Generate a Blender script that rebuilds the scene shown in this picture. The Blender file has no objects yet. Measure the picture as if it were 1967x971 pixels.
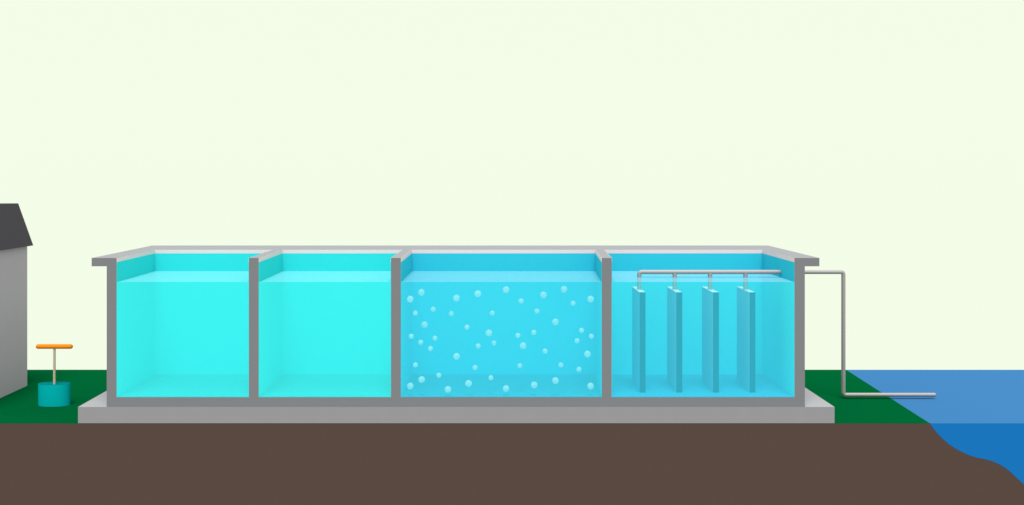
# Cutaway treatment tank beside a lake: sections of ground, tank and water.
import bpy, bmesh, math, random
from mathutils import Vector, Matrix

random.seed(4)
sc = bpy.context.scene
COL = sc.collection

# ------------------------------------------------------------------ scale
U = 0.0125                 # metres per drawing unit on the section plane (Y = 0)
D = 24.0                   # camera to section plane
EX, EY, GY = 933.0, 340.0, 814.0   # eye point and ground level, drawing units


def X(p): return (p - EX) * U
def Z(p): return (GY - p) * U
def depth(s): return D / s - D
def wx(p, s): return (p - EX) / s * U           # drawing unit seen at scale s -> metres
def wz(p, s): return (GY - EY - (p - EY) / s) * U


# -------------------------------------------------------------- materials
def lin(c):
    return tuple((v / 255 / 12.92) if v <= 10.3 else ((v / 255 + .055) / 1.055) ** 2.4 for v in c)


def mat(name, rgb, rough=0.9, spec=0.0, var=0.0, scale=3.0, metal=0.0):
    m = bpy.data.materials.new(name)
    m.use_nodes = True
    nt = m.node_tree
    b = nt.nodes['Principled BSDF']
    b.inputs['Roughness'].default_value = rough
    b.inputs['Specular IOR Level'].default_value = spec
    b.inputs['Metallic'].default_value = metal
    b.inputs['Base Color'].default_value = (*rgb, 1)
    if var > 0:
        tc = nt.nodes.new('ShaderNodeTexCoord')
        nz = nt.nodes.new('ShaderNodeTexNoise')
        nz.inputs['Scale'].default_value = scale
        nz.inputs['Detail'].default_value = 6
        rp = nt.nodes.new('ShaderNodeValToRGB')
        rp.color_ramp.elements[0].position = 0.3
        rp.color_ramp.elements[1].position = 0.7
        rp.color_ramp.elements[0].color = (*[v * (1 - var) for v in rgb], 1)
        rp.color_ramp.elements[1].color = (*[v * (1 + var) for v in rgb], 1)
        nt.links.new(tc.outputs['Object'], nz.inputs['Vector'])
        nt.links.new(nz.outputs['Fac'], rp.inputs['Fac'])
        nt.links.new(rp.outputs['Color'], b.inputs['Base Color'])
    return m


def clear_mat(name, rgb, alpha):
    """tinted see-through water: part scatters its own colour, the rest lets light through"""
    m = bpy.data.materials.new(name)
    m.use_nodes = True
    nt = m.node_tree
    nt.nodes.clear()
    out = nt.nodes.new('ShaderNodeOutputMaterial')
    mix = nt.nodes.new('ShaderNodeMixShader')
    tr = nt.nodes.new('ShaderNodeBsdfTransparent')
    df = nt.nodes.new('ShaderNodeBsdfDiffuse')
    df.inputs['Color'].default_value = (*rgb, 1)
    mix.inputs['Fac'].default_value = alpha
    nt.links.new(tr.outputs[0], mix.inputs[1])
    nt.links.new(df.outputs[0], mix.inputs[2])
    nt.links.new(mix.outputs[0], out.inputs['Surface'])
    return m


def milky(name, rgb):
    """thin milky skin that lets as much light through as it scatters back"""
    m = bpy.data.materials.new(name)
    m.use_nodes = True
    nt = m.node_tree
    nt.nodes.clear()
    out = nt.nodes.new('ShaderNodeOutputMaterial')
    mix = nt.nodes.new('ShaderNodeMixShader')
    mix.inputs['Fac'].default_value = .5
    for i, k in enumerate(('ShaderNodeBsdfDiffuse', 'ShaderNodeBsdfTranslucent')):
        b = nt.nodes.new(k)
        b.inputs['Color'].default_value = (*rgb, 1)
        nt.links.new(b.outputs[0], mix.inputs[1 + i])
    tr = nt.nodes.new('ShaderNodeBsdfTransparent')
    thin = nt.nodes.new('ShaderNodeMixShader')
    thin.inputs['Fac'].default_value = .72
    nt.links.new(tr.outputs[0], thin.inputs[1])
    nt.links.new(mix.outputs[0], thin.inputs[2])
    nt.links.new(thin.outputs[0], out.inputs['Surface'])
    return m


M = dict(
    section=mat('concrete_shaded_front', (.175, .172, .201), var=.01),
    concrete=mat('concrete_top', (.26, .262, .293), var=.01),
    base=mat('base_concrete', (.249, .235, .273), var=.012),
    base_top=mat('base_concrete_lit', (.32, .322, .355), var=.012),  # same concrete, lightened on top to offset the shade beside the tank
    band=mat('pale_band', (.76, .61, .65)),
    free_t=mat('turquoise_freeboard', (.033, .63, .68)),
    liner_t=mat('turquoise_lining_brightened', (.033, .84, .95)),
    floor_t=mat('turquoise_floor_shaded', (.026, .43, .52)),
    free_b=mat('blue_freeboard', (.033, .49, .66)),
    liner_b=mat('blue_lining_brightened', (.033, .68, .95)),
    floor_b=mat('blue_floor_shaded', (.024, .28, .49)),
    water_t=clear_mat('turquoise_water', (.075, .97, 1.0), .42),
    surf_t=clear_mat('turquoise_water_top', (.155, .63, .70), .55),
    water_p=clear_mat('panel_water', (.085, .86, 1.0), .33),
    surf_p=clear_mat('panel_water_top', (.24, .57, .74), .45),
    free_p=mat('panel_basin_freeboard', (.033, .50, .67)),
    liner_p=mat('panel_basin_lining_brightened', (.050, .83, 1.0)),
    floor_p=mat('panel_basin_floor_shaded', (.028, .32, .58)),
    water_b=clear_mat('blue_water', (.075, .80, .99), .42),
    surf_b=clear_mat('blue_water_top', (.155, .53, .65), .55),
    clear=clear_mat('water_side', (.05, .7, .9), 0.0),
    bubble=milky('air_bubble', (.82, .95, .99)),
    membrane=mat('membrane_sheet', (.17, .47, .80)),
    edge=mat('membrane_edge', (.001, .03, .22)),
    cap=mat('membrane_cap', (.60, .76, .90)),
    pipe=mat('pipe_metal', (.37, .348, .375), rough=.65, spec=.2, metal=.5),
    grass=mat('grass', (.0001, .078, .0225), var=.012, scale=8),
    soil=mat('soil', (.080, .050, .045), var=.012, scale=4),
    lake=mat('lake_section', (.008, .133, .43)),
    lake_top=mat('lake_surface', (.037, .143, .335)),
    wall=mat('house_render', (.48, .435, .53), var=.01),
    roof=mat('roof_dark', (.060, .056, .068), var=.02),
    roof_top=mat('roof_deck', (.060, .062, .060)),
    teal=mat('teal_paint', (.001, .42, .47)),
    teal_lid=mat('teal_lid', (.002, .16, .17)),
    tan=mat('tan_post', (.51, .45, .33)),
    orange=mat('orange_grip', (.79, .225, .011)),
)


# ---------------------------------------------------------------- helpers
def link(name, bm, mats, parent=None, smooth=False):
    bmesh.ops.recalc_face_normals(bm, faces=bm.faces)
    me = bpy.data.meshes.new(name)
    bm.to_mesh(me)
    bm.free()
    for m in (mats if isinstance(mats, (list, tuple)) else [mats]):
        me.materials.append(m)
    if smooth:
        for p in me.polygons:
            p.use_smooth = True
    o = bpy.data.objects.new(name, me)
    COL.objects.link(o)
    if parent:
        o.parent = parent
        o.matrix_parent_inverse = Matrix.Translation(-parent.location)
    return o


def tag(o, label=None, cat=None, group=None, kind=None):
    for k, v in (('label', label), ('category', cat), ('group', group), ('kind', kind)):
        if v:
            o[k] = v
    return o


def empty(name, loc):
    o = bpy.data.objects.new(name, None)
    o.location = loc
    o.empty_display_size = .3
    COL.objects.link(o)
    return o


def box(bm, x0, x1, y0, y1, z0, z1):
    vs = [bm.verts.new((x, y, z)) for x in (x0, x1) for y in (y0, y1) for z in (z0, z1)]
    fs = []
    for q in ((0, 1, 3, 2), (4, 6, 7, 5), (0, 4, 5, 1), (2, 3, 7, 6), (0, 2, 6, 4), (1, 5, 7, 3)):
        fs.append(bm.faces.new([vs[i] for i in q]))
    return fs


def prism(bm, pts, y0, y1, shift=0.0):
    """polygon in X-Z carried from y0 to y1 (shifted sideways on the way)"""
    a = [bm.verts.new((x, y0, z)) for x, z in pts]
    b = [bm.verts.new((x + shift, y1, z)) for x, z in pts]
    bm.faces.new(a)
    bm.faces.new(list(reversed(b)))
    n = len(pts)
    for i in range(n):
        j = (i + 1) % n
        bm.faces.new((a[i], a[j], b[j], b[i]))


def face_mats(o, test):
    for p in o.data.polygons:
        p.material_index = test(p)


def tube(bm, pts, r, bend=0.10, seg=20):
    """round pipe along a polyline with curved elbows and closed ends"""
    P = [Vector(p) for p in pts]
    path = [P[0]]
    for i in range(1, len(P) - 1):
        d0, d1 = (P[i - 1] - P[i]), (P[i + 1] - P[i])
        b = min(bend, d0.length * .45, d1.length * .45)
        A, B = P[i] + d0.normalized() * b, P[i] + d1.normalized() * b
        for k in range(9):
            t = k / 8
            path.append(A * (1 - t) ** 2 + P[i] * 2 * t * (1 - t) + B * t * t)
    path.append(P[-1])
    rings = []
    ref = None
    for i, p in enumerate(path):
        if i == 0: t = path[1] - p
        elif i == len(path) - 1: t = p - path[i - 1]
        else: t = (path[i + 1] - p).normalized() + (p - path[i - 1]).normalized()
        t.normalize()
        if ref is None:
            ref = t.orthogonal().normalized()
        ref = (ref - t * ref.dot(t)).normalized()
        q = t.cross(ref)
        rings.append([bm.verts.new(p + (ref * math.cos(a) + q * math.sin(a)) * r)
                      for a in [2 * math.pi * k / seg for k in range(seg)]])
    for A, B in zip(rings, rings[1:]):
        for k in range(seg):
            bm.faces.new((A[k], A[(k + 1) % seg], B[(k + 1) % seg], B[k]))
    bm.faces.new(list(reversed(rings[0])))
    bm.faces.new(rings[-1])


def smooth_sharp(o, ang=40):
    for p in o.data.polygons:
        p.use_smooth = True
    o.data.set_sharp_from_angle(angle=math.radians(ang))


# ------------------------------------------------- the ground and the lake
S_BACK = (711 - EY) / (GY - EY)
YB = depth(S_BACK)
SHORE = 1786
SHIFT = wx(1625, S_BACK) - X(SHORE)
# lake bed on the section plane, drawing units
bed = [(1786, 814), (1796, 828), (1808, 841), (1822, 853.5), (1838, 864), (1855, 872.5),
       (1873, 879), (1892, 883), (1909, 888), (1925, 896), (1939, 906), (1953, 919), (1967, 932),
       (1990, 955), (2020, 978), (2070, 1004), (2150, 1030), (2400, 1060), (2900, 1080)]


def smooth_curve(pts, n=6):
    out = []
    for i in range(len(pts) - 1):
        p0, p1, p2, p3 = (pts[max(0, i - 1)], pts[i], pts[i + 1], pts[min(len(pts) - 1, i + 2)])
        for k in range(n):
            t = k / n
            out.append(tuple(.5 * (2 * b + (c - a) * t + (2 * a - 5 * b + 4 * c - d) * t * t
                                   + (3 * b - a - 3 * c + d) * t ** 3)
                             for a, b, c, d in zip(p0, p1, p2, p3)))
    out.append(pts[-1])
    return out


bedc = smooth_curve(bed)
LEFT, RIGHT, BOT = -900, 2900, 1500
pts = [(X(LEFT), 0)] + [(X(a), Z(b)) for a, b in bedc] + [(X(RIGHT), Z(BOT)), (X(LEFT), Z(BOT))]
bm = bmesh.new()
prism(bm, pts, 0, YB, SHIFT)
o = link('ground_soil', bm, M['soil'])
tag(o, 'brown cut face of the soil under the grass, sloping down to a lake bed', 'ground', kind='structure')

bm = bmesh.new()
prism(bm, [(X(LEFT), .0005), (X(SHORE), .0005), (X(SHORE), .006), (X(LEFT), .006)], -.002, YB, SHIFT)
o = link('grass', bm, M['grass'])
tag(o, 'flat dark green grass covering the ground between house and lake', 'grass', kind='structure')

lp = [(X(a) + .004, Z(b) + .003) for a, b in bedc]
lp = [(X(SHORE) + .004, .004)] + lp[1:] + [(X(RIGHT), .004)]
bm = bmesh.new()
prism(bm, lp, .003, YB - .003, SHIFT)
o = link('lake_water', bm, [M['lake'], M['lake_top']])
face_mats(o, lambda p: 1 if p.normal.z > .9 and p.center.z > -.01 else 0)
tag(o, 'blue lake with a lighter surface beside the grass bank', 'lake', kind='structure')

# ------------------------------------------------------------ concrete base
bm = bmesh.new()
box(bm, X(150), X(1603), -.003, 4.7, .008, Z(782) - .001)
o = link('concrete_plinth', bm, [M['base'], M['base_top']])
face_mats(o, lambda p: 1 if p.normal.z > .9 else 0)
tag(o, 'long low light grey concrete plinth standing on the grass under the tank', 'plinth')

# ---------------------------------------------------------------- the tank
S_IN, S_OUT = .897, .846
YI, YO = depth(S_IN), depth(S_OUT)
ZT, ZC, ZBAND = Z(496), Z(512), Z(504)     # rim top, rim underside, band underside
ZF, ZBOT = Z(763.5), Z(782)                # inner floor, underside
tank = empty('concrete_tank', (X(875), 0, ZBOT))
tag(tank, 'long grey concrete tank cut open lengthwise to show four basins, on a lighter plinth', 'tank')


def cut(o):        # front section faces: same concrete, shade put in as a darker colour
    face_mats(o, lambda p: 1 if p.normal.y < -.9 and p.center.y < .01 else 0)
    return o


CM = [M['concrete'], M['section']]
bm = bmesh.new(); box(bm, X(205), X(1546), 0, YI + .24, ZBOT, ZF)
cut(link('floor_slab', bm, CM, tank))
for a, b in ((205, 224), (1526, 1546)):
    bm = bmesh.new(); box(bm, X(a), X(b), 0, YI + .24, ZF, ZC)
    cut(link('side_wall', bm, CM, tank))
bm = bmesh.new(); box(bm, X(224), X(1526), YI, YI + .24, ZF, ZC)
link('back_wall', bm, M['concrete'], tank)
# rim: one U of flat coping round three sides
bm = bmesh.new()
ring = [(X(176), 0), (X(224), 0), (X(224), YI), (X(1526), YI), (X(1526), 0), (X(1574), 0), (X(1574), YO), (X(176), YO)]
lo = [bm.verts.new((x, y, ZC)) for x, y in ring]
hi = [bm.verts.new((x, y, ZT)) for x, y in ring]
bm.faces.new(lo); bm.faces.new(hi)
for i in range(8):
    j = (i + 1) % 8
    bm.faces.new((lo[i], lo[j], hi[j], hi[i]))
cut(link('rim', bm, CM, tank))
# the second and third partitions stand slightly askew
for a, b, sk in ((478, 497, 0), (751, 770, 4.5), (1156, 1175, 12)):
    bm = bmesh.new(); box(bm, X(a), X(b), 0, YI, ZF, ZT)
    for v in bm.verts:
        v.co.x += sk * U * v.co.y / YI
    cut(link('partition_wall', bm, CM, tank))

ZWATER = Z(542)


def ring_skin(bm, x0, x1, z0, z1, t=.006):      # thin skin on both sides and the back of a basin
    box(bm, x0 + .0005, x0 + t, .002, YI - .0005, z0, z1)
    box(bm, x1 - t, x1 - .0005, .002, YI - .0005, z0, z1)
    box(bm, x0 + t, x1 - t, YI - t, YI - .0005, z0, z1)


def skew(bm, x0, x1, s0, s1):                    # follow askew partitions
    for v in bm.verts:
        t = (v.co.x - x0) / (x1 - x0)
        v.co.x += (s0 * (1 - t) + s1 * t) * U * v.co.y / YI


basins = [(224, 478, 't', 0, 0), (497, 751, 't', 0, 4.5), (770, 1156, 'b', 4.5, 12), (1175, 1526, 'p', 12, 0)]
for a, b, k, s0, s1 in basins:
    x0, x1 = X(a), X(b)
    t = .006
    bm = bmesh.new()
    ring_skin(bm, x0, x1, ZBAND, ZT - .003)
    skew(bm, x0, x1, s0, s1)
    link('rim_band', bm, M['band'], tank)
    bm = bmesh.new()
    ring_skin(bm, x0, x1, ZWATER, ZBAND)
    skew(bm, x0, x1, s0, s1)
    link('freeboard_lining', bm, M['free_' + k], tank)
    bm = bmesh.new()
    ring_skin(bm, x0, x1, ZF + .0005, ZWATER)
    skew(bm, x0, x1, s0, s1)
    link('basin_lining', bm, M['liner_' + k], tank)  # below water the lining colour is brightened to make up for dim light
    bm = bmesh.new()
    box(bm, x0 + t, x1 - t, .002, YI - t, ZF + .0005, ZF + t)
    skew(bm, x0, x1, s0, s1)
    link('floor_lining', bm, M['floor_' + k], tank)  # floor colour darkened: shade painted in against the high sun

# ------------------------------------------------------- water in the basins
ZW = ZWATER - .001
wl = ['still turquoise water filling the basin nearest the house',
      'still turquoise water filling the second basin from the house',
      'light blue water full of rising bubbles in the third basin',
      'light blue water around the four membrane panels in the basin nearest the lake']
for (a, b, k, s0, s1), lab in zip(basins, wl):
    bm = bmesh.new()
    box(bm, X(a) + .009, X(b) - .009, .005, YI - .009, ZF + .009, ZW)
    skew(bm, X(a), X(b), s0, s1)
    o = link('basin_water', bm, [M['water_' + k], M['surf_' + k], M['clear']])
    face_mats(o, lambda p: 0 if p.normal.y < -.9 else (1 if p.normal.z > .9 else 2))
    tag(o, lab, 'water', group='water in the tank basins')

# ------------------------------------------------------------------ bubbles
ORD = ['first', 'second', 'third', 'fourth', 'fifth', 'sixth', 'seventh', 'eighth']
big_top = [(788, 575), (809.5, 562), (877, 573), (918, 564.5), (972, 557), (1044, 567), (1083.5, 556), (1134.5, 575)]
big_bot = [(788, 742), (810, 729.5), (860.5, 748.5), (900, 737), (972, 747), (1026, 740), (1067, 731.5), (1134.5, 742)]
sm_top = [(798, 602), (832, 594.5), (867, 603), (945.5, 602), (1001, 578.5), (1031.5, 598), (1101, 583)]
sm_bot = [(798, 701.5), (843, 721.5), (912.5, 706.5), (943, 726), (998.5, 703), (1077.5, 701.5), (1112, 710)]
bub = []
for lst, r, txt in ((big_top, 6.4, 'large bubble, %s from the left in the top row of eight large bubbles'),
                    (big_bot, 6.4, 'large bubble, %s from the left in the bottom row of eight large bubbles'),
                    (sm_top, 4.8, 'small bubble, %s from the left of the seven just under the top large ones'),
                    (sm_bot, 4.8, 'small bubble, %s from the left of the seven just above the bottom large ones')):
    for n, (px, py) in enumerate(lst):
        bub.append((px, py, r, txt % ORD[n]))
bub += [
    (815.5, 624, 6.4, 'large bubble near the second partition, above a cluster of four small bubbles'),
    (939, 640, 6.4, 'large bubble at the middle height of the basin, nearest its centre on the left side'),
    (1005, 664.5, 6.4, 'large bubble just below a small one at the centre of the basin'),
    (1067, 619, 6.4, 'large bubble alone in the upper right of the basin, below the upper small ones'),
    (877, 685, 6.4, 'large bubble alone in the lower left of the basin'),
    (1128.5, 680.5, 6.4, 'large bubble near the third partition, under a cluster of three small bubbles'),
    (790, 646.5, 4.8, 'small bubble closest to the second partition, in the left cluster of four'),
    (808, 658, 4.8, 'small bubble second from the left in the left cluster of four'),
    (835.5, 650, 4.8, 'small bubble farthest right in the left cluster of four'),
    (827, 670, 4.8, 'small bubble lowest in the left cluster of four'),
    (1117, 635, 4.8, 'small bubble highest in the right cluster of three'),
    (1108.5, 655, 4.8, 'small bubble lowest in the right cluster of three'),
    (1136, 646.5, 4.8, 'small bubble closest to the third partition, in the right cluster of three'),
    (897, 629, 4.8, 'small bubble highest of those between the left cluster and the basin centre'),
    (918.5, 665, 4.8, 'small bubble below left of the large bubble at the middle height'),
    (949, 659.5, 4.8, 'small bubble just below right of the large bubble at the middle height'),
    (995, 645, 4.8, 'small bubble just above a large one at the centre of the basin'),
    (1025.5, 639, 4.8, 'small bubble right of centre, between two large bubbles at middle height'),
    (1047, 675, 4.8, 'small bubble right of centre, lowest in the middle band of small bubbles'),
]
bm = bmesh.new()
bmesh.ops.create_icosphere(bm, subdivisions=3, radius=1.0)
proto = link('air_bubble', bm, M['bubble'], smooth=True)
for i, (px, py, r, lab) in enumerate(bub):
    o = proto if i == 0 else proto.copy()
    if i:
        COL.objects.link(o)
    y = random.uniform(.10, .17) if py > 720 else random.uniform(.10, .5)
    if px < 800 or px > 1125:
        y = random.uniform(.10, .25)
    s = D / (D + y)
    o.location = (wx(px, s), y, wz(py, s))
    o.scale = [r / s * U] * 3
    tag(o, lab + ', in the bubbling blue basin' if len(lab.split()) < 11 else lab, 'bubble', 'bubbles in the third basin')

# ---------------------------------------------------------- membrane panels
S_P = .956
YP = depth(S_P)
y0p, y1p = depth(.98), depth(.931)
panels = [(1229, 1240), (1299.5, 1310.5), (1370, 1381), (1440.5, 1451)]
plab = ['teal membrane panel under the bent start of the pipe, leftmost of four',
        'teal membrane panel hanging from the pipe, second from the left of four',
        'teal membrane panel hanging from the pipe, third from the left of four',
        'teal membrane panel hanging nearest the right end wall, rightmost of four']
riser_x = []
zpt, zpb = wz(562, .98), wz(755, .98)
for (a, b), lab in zip(panels, plab):
    x0, x1 = wx(a, .98), wx(b, .98)
    t = empty('membrane_panel', ((x0 + x1) / 2, YP, zpb))
    tag(t, lab, 'panel', 'membrane panels in the last basin')
    bm = bmesh.new(); box(bm, x0 + .003, x1 - .003, y0p + .02, y1p, zpb, zpt - .012)
    link('membrane', bm, M['membrane'], t)
    bm = bmesh.new(); box(bm, x0, x1, y0p, y0p + .02, zpb, zpt)
    link('front_edge', bm, M['edge'], t)
    bm = bmesh.new(); box(bm, x0, x1, y0p + .02, y1p, zpt - .012, zpt)
    link('top_cap', bm, M['cap'], t)

# ------------------------------------------------------------ the outlet pipe
R = .054
zh = wz(523, S_P)
S_E = .90
YE = depth(S_E)
xe, ze, zl = wx(1620, S_E), wz(523, S_E), wz(759, S_E)
xwall = X(1536)
pipe = empty('outlet_pipe', (xe, YE, zl))
tag(pipe, 'grey metal pipe from the membrane panels through the tank wall to the lake', 'pipe')
rx = [wx(p, S_P) for p in (1228, 1296, 1364, 1432)]
bm = bmesh.new()
tube(bm, [(rx[0], YP, zh - .16), (rx[0], YP, zh), (xwall, YP, zh), (xwall, YE, ze), (xe, YE, ze), (xe, YE, zl),
          (wx(1796, S_E), YE, zl)], R, bend=.07)
o = link('main_run', bm, M['pipe'], pipe); smooth_sharp(o)
for i, x in enumerate(rx):
    bm = bmesh.new()
    tube(bm, [(x, YP, zpt + .001), (x, YP, zh - (.16 if i == 0 else 0.02))], R * (.995 if i else 1))
    o = link('riser', bm, M['pipe'], pipe); smooth_sharp(o)

# -------------------------------------------------------------------- house
S_H = .847
YH = depth(S_H)
hx = wx(53, S_H)
ex_, ez_ = wx(64, S_H), wz(472, S_H)
rx_, rz_ = wx(35, S_H), wz(391, S_H)
yf = depth(.975)
W = 6.0
house = empty('house', (hx - W / 2, (YH + yf) / 2, .006))
tag(house, 'grey house with a steep dark flat-topped roof at the left edge', 'house')
bm = bmesh.new()
box(bm, hx - W, hx, yf, YH - .02, .006, ez_ + .05)
link('wall', bm, M['wall'], house)
bm = bmesh.new()
ov = ex_ - hx
run = ex_ - rx_
prism(bm, [(hx - W - ov, ez_), (ex_, ez_), (rx_, rz_), (hx - W - ov + run, rz_)], yf - .15, YH)
o = link('roof', bm, [M['roof'], M['roof_top']], house)
face_mats(o, lambda p: 1 if p.normal.z > .95 else 0)

# ------------------------------------------------- teal drum with its handle
S_D = .925
YD = depth(S_D)
xd = wx(104.5, S_D)
rd = 30.5 / S_D * U
pump = empty('hand_pump', (xd, YD, .006))
tag(pump, 'teal drum with thin tan post and orange crossbar handle on the grass', 'pump')
ztop = wz(737, S_D)


def drum(bm, r, z0, z1, ky=.55, n=64):
    a = [bm.verts.new((xd + r * math.cos(t), YD + r * ky * math.sin(t), z0)) for t in [2 * math.pi * i / n for i in range(n)]]
    b = [bm.verts.new((v.co.x, v.co.y, z1)) for v in a]
    bm.faces.new(list(reversed(a))); bm.faces.new(b)
    for i in range(n):
        j = (i + 1) % n
        bm.faces.new((a[i], a[j], b[j], b[i]))


bm = bmesh.new(); drum(bm, rd, .006, ztop)
o = link('drum', bm, M['teal'], pump); smooth_sharp(o)
bm = bmesh.new(); drum(bm, rd * .995, ztop + .0005, ztop + .006)
lid = link('lid', bm, M['teal_lid'], pump); smooth_sharp(lid)
YQ = YD - .12
S_Q = D / (D + YQ)
xq, zb = wx(104.5, S_Q), wz(666, S_Q)
bm = bmesh.new(); tube(bm, [(xq, YQ, ztop + .004), (xq, YQ, zb)], 2.3 / S_D * U)
o = link('post', bm, M['tan'], pump); smooth_sharp(o)
# crossbar: a round bar with hemispherical ends
bm = bmesh.new()
L, rb, n = 35.2 / S_D * U, 4.5 / S_D * U, 24
prof = [(-L + rb - rb * math.cos(t), rb * math.sin(t)) for t in [math.pi / 2 * i / 8 for i in range(9)]]
prof += [(-x, r) for x, r in reversed(prof)]
rings = []
for x, r in prof:
    if r < 1e-6:
        rings.append([bm.verts.new((xq + x, YQ, zb))])
    else:
        rings.append([bm.verts.new((xq + x, YQ + r * math.cos(a), zb + r * math.sin(a)))
                      for a in [2 * math.pi * k / n for k in range(n)]])
for A, B in zip(rings, rings[1:]):
    for k in range(n):
        j = (k + 1) % n
        q = [A[0]] if len(A) == 1 else [A[k], A[j]]
        q += [B[0]] if len(B) == 1 else [B[j], B[k]]
        bm.faces.new(q)
link('handle', bm, M['orange'], pump, smooth=True)

# ----------------------------------------------------------- light and sky
ELEV = math.radians(70)
w = bpy.data.worlds.new('World')
sc.world = w
w.use_nodes = True
nt = w.node_tree
bg = nt.nodes['Background']
sky = nt.nodes.new('ShaderNodeTexSky')
sky.sky_type = 'NISHITA'
sky.sun_disc = False
sky.sun_elevation = ELEV
sky.sun_rotation = math.radians(180)
mx = nt.nodes.new('ShaderNodeMix')
mx.data_type = 'RGBA'
mx.inputs['Factor'].default_value = .99       # a bright even overcast hides almost all of the blue
cream = lin((243, 252, 231))
mx.inputs['B'].default_value = (*[c * 10.12 for c in cream], 1)
nt.links.new(sky.outputs[0], mx.inputs['A'])
nt.links.new(mx.outputs['Result'], bg.inputs['Color'])
bg.inputs['Strength'].default_value = .1

sun = bpy.data.lights.new('sun', 'SUN')
sun.energy = 3.5
sun.angle = math.radians(25)
sun.color = (1, .97, .96)
so = bpy.data.objects.new('sun', sun)
so.rotation_euler = (math.pi / 2 - ELEV, 0, 0)      # from the front, high up
COL.objects.link(so)

cam = bpy.data.cameras.new('camera')
cam.sensor_width = 36
cam.lens = 36 * D / (1967 * U)
cam.shift_x = (983.5 - EX) / 1967
cam.shift_y = -(485.5 - EY) / 1967
cam.clip_end = 500
co = bpy.data.objects.new('camera', cam)
co.location = (0, -D, (GY - EY) * U)
co.rotation_euler = (math.pi / 2, 0, 0)
COL.objects.link(co)
sc.camera = co

sc.render.engine = 'CYCLES'
sc.cycles.use_denoising = True
sc.cycles.max_bounces = 10
sc.cycles.transparent_max_bounces = 24
vs = sc.view_settings
vs.view_transform = 'Standard'
vs.look = 'None'
vs.exposure = 0
vs.gamma = 1
vs.use_curve_mapping = False
